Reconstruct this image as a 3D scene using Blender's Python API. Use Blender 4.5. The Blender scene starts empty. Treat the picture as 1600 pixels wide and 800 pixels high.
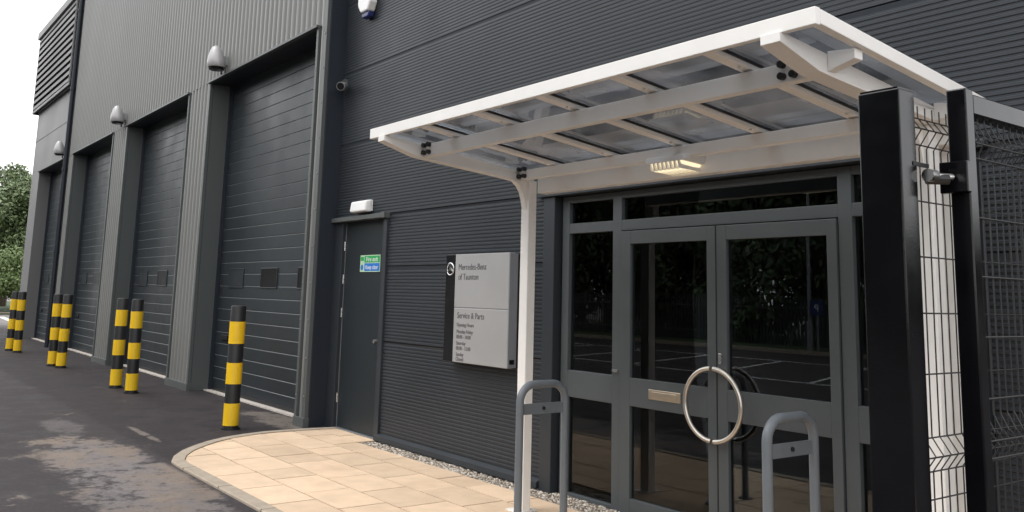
import bpy, bmesh, math, random
from mathutils import Vector, Matrix
random.seed(7)
R = math.radians
scene = bpy.context.scene
COL = scene.collection

# ------------------------------------------------------------------ helpers
def link(o, parent=None):
    COL.objects.link(o)
    if parent is not None:
        o.parent = parent
    return o

class MB:
    """collects shapes and links them as ONE mesh object"""
    def __init__(self):
        self.bm = bmesh.new()
    def box(self, x0, x1, y0, y1, z0, z1, m=0):
        vs = [self.bm.verts.new(p) for p in ((x0,y0,z0),(x1,y0,z0),(x1,y1,z0),(x0,y1,z0),(x0,y0,z1),(x1,y0,z1),(x1,y1,z1),(x0,y1,z1))]
        for f in ((3,2,1,0),(4,5,6,7),(0,1,5,4),(1,2,6,5),(2,3,7,6),(3,0,4,7)):
            self.bm.faces.new([vs[i] for i in f]).material_index = m
        return self
    def hexa(self, pts, m=0):
        vs = [self.bm.verts.new(p) for p in pts]
        for f in ((3,2,1,0),(4,5,6,7),(0,1,5,4),(1,2,6,5),(2,3,7,6),(3,0,4,7)):
            self.bm.faces.new([vs[i] for i in f]).material_index = m
        return self
    def face(self, pts, m=0):
        f = self.bm.faces.new([self.bm.verts.new(p) for p in pts]); f.material_index = m
        return f
    def prism(self, poly, fn, a, b, m=0):
        """poly: 2D points; fn(u, v, w) -> 3D; extruded from w=a to w=b"""
        A = [self.bm.verts.new(fn(u, v, a)) for u, v in poly]
        B = [self.bm.verts.new(fn(u, v, b)) for u, v in poly]
        n = len(poly)
        self.bm.faces.new(A[::-1]).material_index = m
        self.bm.faces.new(B).material_index = m
        for i in range(n):
            self.bm.faces.new((A[i], A[(i+1) % n], B[(i+1) % n], B[i])).material_index = m
        return self
    def tube(self, path, r, n=12, closed=False, m=0, cap=True):
        path = [Vector(p) for p in path]
        rs = r if isinstance(r, (list, tuple)) else [r]*len(path)
        rings = []
        N = len(path)
        prev = None
        for i, p in enumerate(path):
            if closed:
                d = path[(i+1) % N]-path[(i-1) % N]
            else:
                d = path[min(i+1, N-1)]-path[max(i-1, 0)]
            d.normalize()
            if prev is None:
                a = Vector((0,0,1)) if abs(d.z) < .9 else Vector((1,0,0))
                u = d.cross(a).normalized()
            else:
                u = (prev-d*prev.dot(d)).normalized()
            prev = u
            v = d.cross(u)
            rings.append([self.bm.verts.new(p+u*rs[i]*math.cos(2*math.pi*k/n)+v*rs[i]*math.sin(2*math.pi*k/n)) for k in range(n)])
        for i in range(N if closed else N-1):
            a, b = rings[i], rings[(i+1) % N]
            for k in range(n):
                self.bm.faces.new((a[k], a[(k+1) % n], b[(k+1) % n], b[k])).material_index = m
        if cap and not closed:
            self.bm.faces.new(rings[0][::-1]).material_index = m
            self.bm.faces.new(rings[-1]).material_index = m
        return self
    def build(self, name, mats, parent=None, smooth=False, bevel=0, label=None, flip=False):
        bmesh.ops.recalc_face_normals(self.bm, faces=self.bm.faces) if not flip else None
        me = bpy.data.meshes.new(name)
        self.bm.to_mesh(me); self.bm.free()
        if not isinstance(mats, (list, tuple)):
            mats = [mats]
        for mm in mats:
            me.materials.append(mm)
        if smooth:
            for p in me.polygons: p.use_smooth = True
            try: me.set_sharp_from_angle(angle=R(40))
            except Exception: pass
        o = bpy.data.objects.new(name, me)
        link(o, parent)
        if bevel:
            b = o.modifiers.new('bevel', 'BEVEL'); b.width = bevel; b.segments = 2; b.limit_method = 'ANGLE'
        if label: o['label'] = label
        return o

def tag(o, label=None, cat=None, group=None, kind=None):
    if label: o['label'] = label
    if cat: o['category'] = cat
    if group: o['group'] = group
    if kind: o['kind'] = kind
    return o
def empty(name, loc=(0,0,0), rz=0):
    o = bpy.data.objects.new(name, None); o.location = loc; o.rotation_euler = (0,0,rz)
    o.empty_display_size = .2
    return link(o)
def copy_tree(o, parent=None):
    c = o.copy(); link(c, parent)
    for ch in [q for q in bpy.data.objects if q.parent == o]:
        copy_tree(ch, c)
    return c

# ------------------------------------------------------------------ materials
def nd(nt, t, **kw):
    n = nt.nodes.new(t)
    for k, v in kw.items():
        setattr(n, k, v)
    return n
def mat(name, col, rough=.5, metal=0, var=.06, vscale=3, bump=0, bscale=60, rvar=.05, spec=.5, streak=False, coat=0):
    m = bpy.data.materials.new(name); m.use_nodes = True
    nt = m.node_tree; b = nt.nodes['Principled BSDF']
    b.inputs['Metallic'].default_value = metal
    b.inputs['Specular IOR Level'].default_value = spec
    b.inputs['Coat Weight'].default_value = coat
    tc = nd(nt, 'ShaderNodeTexCoord')
    src = tc.outputs['Object']
    mp = nd(nt, 'ShaderNodeMapping'); nt.links.new(src, mp.inputs['Vector'])
    if streak: mp.inputs['Scale'].default_value = (1, 1, .12)
    nz = nd(nt, 'ShaderNodeTexNoise'); nz.inputs['Scale'].default_value = vscale; nz.inputs['Detail'].default_value = 6; nz.inputs['Roughness'].default_value = .6
    nt.links.new(mp.outputs[0], nz.inputs['Vector'])
    mr = nd(nt, 'ShaderNodeMapRange'); mr.inputs['From Min'].default_value = .3; mr.inputs['From Max'].default_value = .7
    mr.inputs['To Min'].default_value = 1-var; mr.inputs['To Max'].default_value = 1+var
    nt.links.new(nz.outputs['Fac'], mr.inputs['Value'])
    vm = nd(nt, 'ShaderNodeVectorMath', operation='SCALE'); vm.inputs[0].default_value = col
    nt.links.new(mr.outputs[0], vm.inputs['Scale']); nt.links.new(vm.outputs[0], b.inputs['Base Color'])
    r2 = nd(nt, 'ShaderNodeMapRange'); r2.inputs['From Min'].default_value = .3; r2.inputs['From Max'].default_value = .7
    r2.inputs['To Min'].default_value = max(.02, rough-rvar); r2.inputs['To Max'].default_value = min(1, rough+rvar)
    nt.links.new(nz.outputs['Fac'], r2.inputs['Value']); nt.links.new(r2.outputs[0], b.inputs['Roughness'])
    if bump:
        n2 = nd(nt, 'ShaderNodeTexNoise'); n2.inputs['Scale'].default_value = bscale; n2.inputs['Detail'].default_value = 4
        nt.links.new(src, n2.inputs['Vector'])
        bp = nd(nt, 'ShaderNodeBump'); bp.inputs['Strength'].default_value = bump; bp.inputs['Distance'].default_value = .01
        nt.links.new(n2.outputs['Fac'], bp.inputs['Height']); nt.links.new(bp.outputs[0], b.inputs['Normal'])
    return m
def glass(name, tint, rough=.01, ior=1.5, opacity=0, opcol=(.5,.5,.5)):
    """reflecting pane one can see through: fresnel mix of mirror and tinted transparency"""
    m = bpy.data.materials.new(name); m.use_nodes = True; nt = m.node_tree
    for n in list(nt.nodes): nt.nodes.remove(n)
    out = nd(nt, 'ShaderNodeOutputMaterial'); mx = nd(nt, 'ShaderNodeMixShader'); fr = nd(nt, 'ShaderNodeFresnel'); fr.inputs['IOR'].default_value = ior
    gl = nd(nt, 'ShaderNodeBsdfGlossy'); gl.inputs['Roughness'].default_value = rough; gl.inputs['Color'].default_value = (.9,.93,.95,1)
    tr = nd(nt, 'ShaderNodeBsdfTransparent'); tr.inputs['Color'].default_value = (*tint, 1)
    src = tr.outputs[0]
    if opacity:
        df = nd(nt, 'ShaderNodeBsdfDiffuse'); df.inputs['Color'].default_value = (*opcol, 1)
        tl = nd(nt, 'ShaderNodeBsdfTranslucent'); tl.inputs['Color'].default_value = (*opcol, 1)
        a = nd(nt, 'ShaderNodeMixShader'); a.inputs[0].default_value = .5
        nt.links.new(df.outputs[0], a.inputs[1]); nt.links.new(tl.outputs[0], a.inputs[2])
        b = nd(nt, 'ShaderNodeMixShader')
        tc = nd(nt, 'ShaderNodeTexCoord'); nz = nd(nt, 'ShaderNodeTexNoise'); nz.inputs['Scale'].default_value = 2.5; nz.inputs['Detail'].default_value = 5
        nt.links.new(tc.outputs['Object'], nz.inputs['Vector'])
        mr = nd(nt, 'ShaderNodeMapRange'); mr.inputs['From Min'].default_value = .35; mr.inputs['From Max'].default_value = .7
        mr.inputs['To Min'].default_value = opacity*.4; mr.inputs['To Max'].default_value = opacity*1.6
        nt.links.new(nz.outputs['Fac'], mr.inputs['Value']); nt.links.new(mr.outputs[0], b.inputs[0])
        nt.links.new(tr.outputs[0], b.inputs[1]); nt.links.new(a.outputs[0], b.inputs[2]); src = b.outputs[0]
    nt.links.new(fr.outputs[0], mx.inputs[0]); nt.links.new(src, mx.inputs[1]); nt.links.new(gl.outputs[0], mx.inputs[2])
    nt.links.new(mx.outputs[0], out.inputs['Surface'])
    return m
def emit(name, col, s):
    m = bpy.data.materials.new(name); m.use_nodes = True; b = m.node_tree.nodes['Principled BSDF']
    b.inputs['Base Color'].default_value = (*col, 1); b.inputs['Emission Color'].default_value = (*col, 1); b.inputs['Emission Strength'].default_value = s
    return m

M_anth = mat('anthracite_cladding', (.030,.0345,.041), .42, 0, .07, 1.2, rvar=.06, spec=.33)
M_anthflat = mat('anthracite_flashing', (.026,.031,.037), .4, 0, .08, 2, streak=True, spec=.4)
M_navy = mat('dark_return_cladding', (.018,.023,.032), .45, 0, .1, 2, streak=True, spec=.35)
M_grey = mat('grey_ribbed_cladding', (.185,.186,.178), .42, 0, .05, 1.2, streak=True, rvar=.07, spec=.45)
M_reveal = mat('grey_green_flashing', (.085,.093,.092), .45, 0, .06, 2, streak=True, spec=.4)
M_smooth = mat('smooth_grey_panel', (.15,.147,.148), .5, 0, .04, .8, spec=.4)
M_door = mat('roller_door_paint', (.021,.0265,.031), .38, 0, .12, 1.0, rvar=.10, spec=.3)
M_djoint = mat('roller_door_joint_lit_edge', (.10,.11,.115), .4, 0, .1, 3)  # joint ledges coloured paler than the door to paint in the sky light they catch
M_doorwin = glass('roller_window_glass', (.05,.05,.06), .03)
M_fire = mat('fire_door_paint', (.019,.024,.028), .42, 0, .05, 2, spec=.3)
M_frame = mat('grey_aluminium_frame', (.074,.083,.088), .4, 0, .05, 3, spec=.35)
M_glass = glass('door_glass', (.50,.53,.54))
M_white = mat('white_powder_coat', (.82,.80,.77), .42, 0, .03, 4, bump=.05, bscale=300)
M_roofglass = glass('canopy_glazing', (.88,.91,.95), .05, 1.62, .30, (.80,.81,.85))
M_black = mat('black_gate_paint', (.004,.004,.005), .14, 0, .15, 6, bump=.03, bscale=180, spec=.38, rvar=.06)
M_blackmat = mat('black_plastic', (.012,.012,.013), .5, 0, .1, 6)
M_yellow = mat('yellow_reflective_band', (.80,.50,.012), .4, 0, .05, 5)
M_steel = mat('brushed_steel', (.62,.58,.52), .32, 1, .05, 10)
M_plate = mat('letter_plate_steel', (.56,.48,.38), .35, .9, .08, 12)
M_zinc = mat('zinc_bolt', (.75,.75,.73), .28, 1, .06, 20)
M_hoop = mat('grey_hoop_paint', (.125,.14,.155), .42, 0, .08, 5, bump=.1, bscale=120)
M_signface = mat('sign_silver_face', (.33,.33,.33), .42, .1, .03, 3)
M_signside = mat('sign_grey_side', (.22,.23,.25), .45, 0, .03, 3)
M_gloss = mat('sign_black_gloss', (.008,.008,.009), .2, 0, .05, 3)
M_print = mat('sign_print_dark', (.07,.07,.075), .5, 0, .02, 3)
M_chrome = mat('star_chrome', (.85,.85,.87), .2, 1, .02, 3)
M_lampgrey = mat('lamp_hood_grey', (.38,.37,.37), .4, .2, .04, 8)
M_whiteplas = mat('white_plastic', (.78,.78,.77), .35, 0, .03, 6)
M_blueplas = mat('blue_lens', (.02,.03,.12), .3, 0, .03, 6)
M_green = mat('safety_green', (.02,.33,.09), .4, 0, .03, 5)
M_pale = mat('safety_pale_green', (.45,.62,.42), .4, 0, .03, 5)
M_blue = mat('safety_blue', (.02,.17,.55), .4, 0, .03, 5)
M_led = emit('lit_lamp_tubes', (1,.86,.58), 1.3)
M_kerb = mat('concrete_kerb', (.36,.30,.235), .85, 0, .14, 9, bump=.4, bscale=120)
M_joint = mat('sand_joint', (.13,.09,.06), .95, 0, .2, 12, bump=.4)
M_thr = mat('concrete_threshold', (.46,.42,.38), .85, 0, .14, 6, bump=.3)
M_inner = mat('dark_interior_wall', (.16,.16,.165), .8, 0, .1, 2)
M_lineW = mat('road_line_white', (.62,.62,.60), .7, 0, .12, 14)
M_grassg = mat('verge_green', (.05,.075,.03), .95, 0, .35, 6, bump=.5)
M_conc = mat('dry_concrete_yard', (.30,.28,.26), .9, 0, .15, .6, bump=.2)
M_bark = mat('tree_bark', (.09,.07,.05), .9, 0, .3, 8, bump=.5, bscale=30)
M_galv = mat('galvanised_steel', (.30,.31,.32), .5, .6, .1, 8)
M_palis = mat('dull_fence_grey', (.045,.048,.045), .6, 0, .1, 4)
M_roofm = mat('roof_sheet_grey', (.16,.17,.17), .6, 0, .1, 1)

def leaf_mat(name, c1, c2):
    m = bpy.data.materials.new(name); m.use_nodes = True; nt = m.node_tree; b = nt.nodes['Principled BSDF']
    b.inputs['Roughness'].default_value = .55
    g = nd(nt, 'ShaderNodeNewGeometry'); cr = nd(nt, 'ShaderNodeValToRGB')
    cr.color_ramp.elements[0].color = (*c1, 1); cr.color_ramp.elements[1].color = (*c2, 1)
    nt.links.new(g.outputs['Random Per Island'], cr.inputs[0]); nt.links.new(cr.outputs[0], b.inputs['Base Color'])
    return m
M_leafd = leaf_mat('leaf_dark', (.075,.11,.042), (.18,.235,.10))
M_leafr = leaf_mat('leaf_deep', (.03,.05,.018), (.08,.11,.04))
M_leafl = leaf_mat('leaf_light', (.075,.115,.035), (.18,.245,.085))

def asphalt_mat():
    m = bpy.data.materials.new('patched_asphalt'); m.use_nodes = True; nt = m.node_tree; b = nt.nodes['Principled BSDF']
    b.inputs['Specular IOR Level'].default_value = .2
    L = nt.links.new
    tc = nd(nt, 'ShaderNodeTexCoord'); P = tc.outputs['Object']
    sep = nd(nt, 'ShaderNodeSeparateXYZ'); L(P, sep.inputs[0])
    def noise(s, d=6, r=.6, sc=None):
        n = nd(nt, 'ShaderNodeTexNoise'); n.inputs['Scale'].default_value = s; n.inputs['Detail'].default_value = d; n.inputs['Roughness'].default_value = r
        if sc:
            mp = nd(nt, 'ShaderNodeMapping'); mp.inputs['Scale'].default_value = sc; L(P, mp.inputs[0]); L(mp.outputs[0], n.inputs['Vector'])
        else: L(P, n.inputs['Vector'])
        return n.outputs['Fac']
    def math_(op, a, b_, c=None):
        n = nd(nt, 'ShaderNodeMath', operation=op)
        for i, v in enumerate((a, b_) if c is None else (a, b_, c)):
            if isinstance(v, (int, float)): n.inputs[i].default_value = v
            else: L(v, n.inputs[i])
        return n.outputs[0]
    def rng(v, a, b_, c=0, d=1):
        n = nd(nt, 'ShaderNodeMapRange'); n.interpolation_type = 'SMOOTHSTEP'
        n.inputs['From Min'].default_value = a; n.inputs['From Max'].default_value = b_; n.inputs['To Min'].default_value = c; n.inputs['To Max'].default_value = d
        L(v, n.inputs['Value']); return n.outputs[0]
    def mixc(f, c1, c2):
        n = nd(nt, 'ShaderNodeMix', data_type='RGBA')
        if isinstance(f, float): n.inputs[0].default_value = f
        else: L(f, n.inputs[0])
        for i, c in ((6, c1), (7, c2)):
            if isinstance(c, tuple): n.inputs[i].default_value = (*c, 1)
            else: L(c, n.inputs[i])
        return n.outputs[2]
    grain = noise(160, 3, .7); mid = noise(2.2, 8, .65); big = noise(.5, 4, .5); streak = noise(1.6, 8, .7, (.55, 1.6, 1))
    base = mixc(rng(mid, .35, .65), (.024,.020,.0215), (.042,.035,.037))
    # an ellipse of pale dried silt in front of the kerb
    def blob(cx, cy, rx, ry, soft):
        dx = math_('DIVIDE', math_('SUBTRACT', sep.outputs[0], cx), rx); dy = math_('DIVIDE', math_('SUBTRACT', sep.outputs[1], cy), ry)
        d = math_('ADD', math_('MULTIPLY', dx, dx), math_('MULTIPLY', dy, dy))
        return rng(d, 1.0-soft, 1.0+soft, 1, 0)
    edge = math_('ADD', sep.outputs[1], math_('MULTIPLY', math_('SUBTRACT', mid, .5), .35))
    old = rng(edge, 2.70, 2.76, 1, 0)
    c = mixc(math_('MULTIPLY', old, .30), base, (.070,.061,.062))
    fine = noise(7, 8, .75); warp = noise(1.3, 5, .6)
    def patch(cx, cy, rx, ry, soft, amt):
        e = math_('ADD', blob(cx, cy, rx, ry, soft), math_('MULTIPLY', math_('SUBTRACT', warp, .5), 2.4))
        e = math_('ADD', e, math_('MULTIPLY', math_('SUBTRACT', fine, .5), 2.6))
        e = math_('ADD', e, math_('MULTIPLY', math_('SUBTRACT', grain, .5), .9))
        return math_('MULTIPLY', rng(e, .42, .95), amt)
    pB = math_('MAXIMUM', patch(-8.9, 2.20, 1.9, .50, .9, .9), patch(-7.4, 2.15, 1.2, .55, .9, .75))
    pA = patch(-11.5, 2.30, .8, .24, .9, .6)
    pS = math_('MAXIMUM', patch(-10.6, 2.95, .6, .05, .9, .7), patch(-11.0, 4.62, 1.0, .30, .9, .6))
    pA = math_('MULTIPLY', pA, old); pB = math_('MULTIPLY', pB, rng(sep.outputs[1], 2.62, 2.70, 1, 0))
    c = mixc(pA, c, (.155,.138,.135))
    c = mixc(pB, c, mixc(rng(warp, .42, .6), (.205,.185,.182), (.225,.182,.150)))
    c = mixc(pS, c, (.21,.18,.155))
    spk = math_('MULTIPLY', math_('MULTIPLY', rng(fine, .60, .66), rng(warp, .45, .6)), math_('MULTIPLY', old, .6))
    c = mixc(spk, c, (.16,.145,.135))
    dk = math_('MULTIPLY', rng(fine, .58, .66), rng(warp, .60, .45))
    c = mixc(math_('MULTIPLY', dk, .55), c, (.016,.014,.015))
    c = mixc(math_('MULTIPLY', rng(grain, .58, .72), .35), c, (.13,.12,.115))
    grit = noise(38, 3, .8)
    c = mixc(math_('MULTIPLY', rng(grit, .56, .70), .32), c, (.12,.11,.108))
    c = mixc(math_('MULTIPLY', rng(grit, .44, .32), .5), c, (.012,.011,.012))
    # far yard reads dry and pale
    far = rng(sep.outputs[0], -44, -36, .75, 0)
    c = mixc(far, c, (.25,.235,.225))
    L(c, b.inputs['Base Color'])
    L(rng(mid, .35, .65, .62, .9), b.inputs['Roughness'])
    bp = nd(nt, 'ShaderNodeBump'); bp.inputs['Strength'].default_value = .55; bp.inputs['Distance'].default_value = .006
    L(grain, bp.inputs['Height']); L(bp.outputs[0], b.inputs['Normal'])
    return m
def slab_mat():
    m = mat('sand_paving', (.66,.49,.34), .85, 0, .09, 5, bump=.25, bscale=90)
    nt = m.node_tree; b = nt.nodes['Principled BSDF']
    g = nd(nt, 'ShaderNodeNewGeometry'); mr = nd(nt, 'ShaderNodeMapRange'); mr.inputs['To Min'].default_value = .84; mr.inputs['To Max'].default_value = 1.07
    nt.links.new(g.outputs['Random Per Island'], mr.inputs['Value'])
    old = b.inputs['Base Color'].links[0].from_socket
    v = nd(nt, 'ShaderNodeVectorMath', operation='SCALE'); nt.links.new(old, v.inputs[0]); nt.links.new(mr.outputs[0], v.inputs['Scale'])
    # faint brown run marks
    n = nd(nt, 'ShaderNodeTexNoise'); n.inputs['Scale'].default_value = 1.7; n.inputs['Detail'].default_value = 8
    tc = nd(nt, 'ShaderNodeTexCoord'); nt.links.new(tc.outputs['Object'], n.inputs['Vector'])
    mr2 = nd(nt, 'ShaderNodeMapRange'); mr2.inputs['From Min'].default_value = .52; mr2.inputs['From Max'].default_value = .72; mr2.inputs['To Max'].default_value = .35
    nt.links.new(n.outputs['Fac'], mr2.inputs['Value'])
    mx = nd(nt, 'ShaderNodeMix', data_type='RGBA'); mx.inputs[7].default_value = (.46,.31,.19,1)
    nt.links.new(mr2.outputs[0], mx.inputs[0]); nt.links.new(v.outputs[0], mx.inputs[6]); nt.links.new(mx.outputs[2], b.inputs['Base Color'])
    return m
def stone_mat():
    m = bpy.data.materials.new('pale_gravel'); m.use_nodes = True; nt = m.node_tree; b = nt.nodes['Principled BSDF']; b.inputs['Roughness'].default_value = .85
    g = nd(nt, 'ShaderNodeNewGeometry'); cr = nd(nt, 'ShaderNodeValToRGB')
    e = cr.color_ramp.elements; e[0].color = (.24,.20,.16,1); e[1].color = (.70,.64,.56,1)
    k = e.new(.5); k.color = (.46,.41,.35,1)
    nt.links.new(g.outputs['Random Per Island'], cr.inputs[0]); nt.links.new(cr.outputs[0], b.inputs['Base Color'])
    return m
M_asph = asphalt_mat(); M_slab = slab_mat(); M_stone = stone_mat()

# ------------------------------------------------------------------ ground
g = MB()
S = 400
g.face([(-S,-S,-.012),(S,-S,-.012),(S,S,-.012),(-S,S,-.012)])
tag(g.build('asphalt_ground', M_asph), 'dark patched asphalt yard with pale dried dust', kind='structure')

# paving apron: kerb with rounded corner
outer = [(-8.55,2.69),(-8.80,2.705),(-9.05,2.80),(-9.30,2.95),(-9.52,3.13),(-9.73,3.34),(-9.90,3.57),(-10.02,3.83),(-10.10,4.12),(-10.11,4.40),(-10.08,4.66),(-10.05,4.95)]
def offset(path, d):
    out = []
    for i, p in enumerate(path):
        a = path[max(i-1,0)]; b = path[min(i+1,len(path)-1)]
        dx, dy = b[0]-a[0], b[1]-a[1]; l = math.hypot(dx, dy)
        out.append((p[0]+dy/l*d, p[1]-dx/l*d))
    return out
path = [(3.0,2.69)] + outer
inner = offset(path, .0)
# travel goes towards -x then +y: inside is to the right (+y first)
inner = [(p[0]+q[0], p[1]+q[1]) for p, q in zip(path, [(0,.115)]+[(0,0)]*0+[(0,0)]*len(outer))]
inner = offset(path, .115)
if inner[1][1] < path[1][1]: inner = offset(path, -.115)
k = MB(); bm = k.bm
top = .012
def ringv(pts, z): return [bm.verts.new((x,y,z)) for x,y in pts]
o0, o1 = ringv(path, -.05), ringv(path, top-.008)
op = [(a[0]*.93+b[0]*.07, a[1]*.93+b[1]*.07) for a, b in zip(path, inner)]
o2 = ringv(op, top); i1 = ringv(inner, top); i0 = ringv(inner, -.05)
for A, B in ((o0,o1),(o1,o2),(o2,i1),(i1,i0)):
    for a in range(len(A)-1): bm.faces.new((A[a],A[a+1],B[a+1],B[a]))
tag(k.build('kerb', M_kerb), 'flush concrete kerb curving round the sand coloured paving', kind='structure')

kj = MB()
x = -8.4
while x < 3:
    kj.box(x, x+.006, 2.688, 2.806, -.02, .0130); x += .915
kj.build('kerb_joint', M_joint)['kind'] = 'structure'
# paving slabs clipped by the kerb line
clip = [(p[0], p[1]) for p in offset(path, .121 if inner[1][1] > path[1][1] else -.121)]
clip = clip[:-1]+[(clip[-1][0], 4.99)]
poly_clip = clip + [(-8.98,4.99),(-8.98,4.715),(3.0,4.715)]
def inside_clip(poly, cl):
    # Sutherland-Hodgman against the convex kerb chain (edge list)
    out = poly
    for a, b in zip(cl[:-1], cl[1:]):
        if not out: return out
        res = []
        def side(p): return (b[0]-a[0])*(p[1]-a[1])-(b[1]-a[1])*(p[0]-a[0])
        for i, p in enumerate(out):
            q = out[(i+1) % len(out)]
            sp, sq = side(p), side(q)
            if sp <= 0: res.append(p)
            if (sp < 0 < sq) or (sq < 0 < sp):
                t = sp/(sp-sq); res.append((p[0]+(q[0]-p[0])*t, p[1]+(q[1]-p[1])*t))
        out = res
    return out
pv = MB()
rows = [2.79, 3.19, 3.60, 4.03, 4.42, 4.715]
rnd = random.Random(3)
def add_slab(x0, x1, y0, y1):
    gq = .0065
    p = inside_clip([(x0+gq,y0+gq),(x1-gq,y0+gq),(x1-gq,y1-gq),(x0+gq,y1-gq)], clip)
    if len(p) < 3: return
    z = rnd.uniform(-.0015,.0015)
    a = [pv.bm.verts.new((x,y,-.03)) for x,y in p]; b = [pv.bm.verts.new((x,y,.004+z)) for x,y in p]
    try:
        pv.bm.faces.new(b)
        for i in range(len(p)): pv.bm.faces.new((a[i],a[(i+1)%len(p)],b[(i+1)%len(p)],b[i]))
    except Exception: pass
starts = [-6.71, -6.33, -6.76, -7.17, -6.9]
pats = [[.62,.60,.42],[.41,.62,.62],[.80,.40,.62],[.62,.62,.41],[.62,.41,.62]]
for r in range(5):
    for sgn in (1, -1):
        x = starts[r]; j = r
        while -10.4 < x < 2.9:
            w = pats[r][j % 3]; j += 1
            x2 = x+sgn*w
            add_slab(min(x,x2), max(x,x2), rows[r], rows[r+1])
            x = x2
x = -8.98
while x > -10.3:
    add_slab(x-.45, x, 4.715, 4.99); x -= .45
pvo = pv.build('paving', M_slab)
tag(pvo, 'sand coloured concrete slab paving in front of the entrance', kind='structure')
jb = MB(); jb.face([(x,y,-.004) for x,y in poly_clip])
tag(jb.build('paving_bed', M_joint), 'brown sand joints under the paving slabs', kind='structure')

# gravel strip against the wall
gv = MB(); rg = random.Random(11)
import itertools
def stone(cx, cy, cz, s):
    a = rg.uniform(0, 6.28); sq = rg.uniform(.5,.8)
    t = (1+5**.5)/2
    vs = []
    for v in ((-1,t,0),(1,t,0),(-1,-t,0),(1,-t,0),(0,-1,t),(0,1,t),(0,-1,-t),(0,1,-t),(t,0,-1),(t,0,1),(-t,0,-1),(-t,0,1)):
        x, y, z = [c*s*.52*rg.uniform(.8,1.15) for c in v]
        z *= sq; y *= .85
        vs.append(gv.bm.verts.new((cx+x*math.cos(a)-y*math.sin(a), cy+x*math.sin(a)+y*math.cos(a), cz+z)))
    for f in ((0,11,5),(0,5,1),(0,1,7),(0,7,10),(0,10,11),(1,5,9),(5,11,4),(11,10,2),(10,7,6),(7,1,8),(3,9,4),(3,4,2),(3,2,6),(3,6,8),(3,8,9),(4,9,5),(2,4,11),(6,2,10),(8,6,7),(9,8,1)):
        gv.bm.faces.new([vs[i] for i in f])
n = 0
x = -8.93
while x < -1.7:
    y = 4.735
    while y < 4.99:
        stone(x+rg.uniform(-.008,.008), y+rg.uniform(-.008,.008), -.012+rg.uniform(-.006,.010), rg.uniform(.008,.0165))
        y += .021
    x += .021
tag(gv.build('gravel', M_stone), 'pale loose gravel strip between paving and dark wall', kind='stuff')
gb = MB(); gb.face([(-8.97,4.716,-.0085),(3,4.716,-.0085),(3,5.02,-.0085),(-8.97,5.02,-.0085)])
tag(gb.build('gravel_bed', M_joint), 'earth bed under the gravel strip', kind='structure')

# ------------------------------------------------------------------ the building
B = empty('industrial_building', (-12, 5.2, 0))
tag(B, 'long metal clad workshop and showroom with four roller doors and glazed entrance', 'building')
B.location = (0,0,0)

def hrib(mb, x0, x1, z0, z1, y=4.95, pitch=.0354, d=.0065):
    """horizontal micro ribs, extruded along x"""
    prof = [(z0, 0)]
    z = z0+.004
    while z+pitch < z1:
        for dz, dy in ((.000,0),(.0155,0),(.0195,d),(.0315,d)):
            prof.append((z+dz, dy))
        z += pitch
    prof.append((z1, 0))
    va = [mb.bm.verts.new((x0, y+dy, zz)) for zz, dy in prof]; vb = [mb.bm.verts.new((x1, y+dy, zz)) for zz, dy in prof]
    for i in range(len(prof)-1):
        mb.bm.faces.new((va[i], vb[i], vb[i+1], va[i+1]))
XE = -1.1
joints = [.02, 1.07, 1.895, 2.49, 3.42, 4.34, 5.26, 6.18, 7.10, 8.02, 9.0]
w = MB()
for a, b in zip(joints[:-1], joints[1:]):
    if b <= 2.5:
        hrib(w, -8.93, -6.12, a+.005, b-.005)
        hrib(w, -2.35, XE, a+.005, b-.005)
    else:
        hrib(w, -10.268, XE, a+.005, b-.005, d=.006 if b < 4 else .0045)
wo = w.build('microrib_wall', M_anth, B, flip=True, label='dark horizontally microribbed cladding over the entrance')
w = MB(); w.box(-10.268,-9.96,4.975,5.3,2.495,9.0); w.box(-9.96,XE,4.975,5.3,2.50,9.0); w.box(-8.93,-6.0,4.975,5.3,-.02,2.499); w.box(-2.5,XE,4.975,5.3,-.02,2.499)
w.build('wall_core', M_navy, B)
# skirting drip flashing
for x0, x1 in ((-8.98,-6.125),(-2.355,XE)):
    w = MB(); w.prism([(4.949,.085),(4.905,.060),(4.900,.012),(4.949,.008)], lambda u,v,t:(t,u,v), x0, x1)
    w.build('skirting_flashing', M_anthflat, B)

# garage block, vertical half-round ribs
def vrib(mb, x0, x1, z0, z1, y=4.68, pitch=.168, d=.036):
    n = max(1, round((x1-x0)/pitch)); p = (x1-x0)/n
    prof = []
    for i in range(n):
        xs = x0+i*p
        for f, dy in ((0,d),(.16,d*.96),(.30,.4*d),(.40,.08*d),(.50,0),(.72,0),(.84,.25*d),(.94,.8*d)):
            prof.append((xs+f*p, y+dy))
    prof.append((x1, y+d))
    va = [mb.bm.verts.new((a, b, z0)) for a, b in prof]; vb = [mb.bm.verts.new((a, b, z1)) for a, b in prof]
    for i in range(len(prof)-1): mb.bm.faces.new((va[i], va[i+1], vb[i+1], vb[i]))
HEAD = 4.98
openings = [(-14.70,-10.56),(-20.0,-15.85),(-25.4,-21.25)]
w = MB()
vrib(w, -26.05, -10.36, HEAD+.02, 9.6)
for x0, x1 in ((-10.50,-10.36),(-15.79,-14.76),(-21.19,-20.06),(-26.05,-25.46)):
    vrib(w, x0, x1, .10, HEAD+.02)
w.build('ribbed_wall', M_grey, B, label='light grey vertically ribbed cladding over the roller doors', smooth=True, flip=True)
w = MB()
w.box(-26.05,-10.28,4.725,5.3,HEAD+.06,9.6)
for x0, x1 in ((-10.50,-10.28),(-15.79,-14.76),(-21.19,-20.06),(-26.05,-25.46)):
    w.box(x0+.004, x1-.004, 4.725, 5.3, 0, HEAD+.06)
w.build('wall_core', M_reveal, B)
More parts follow.
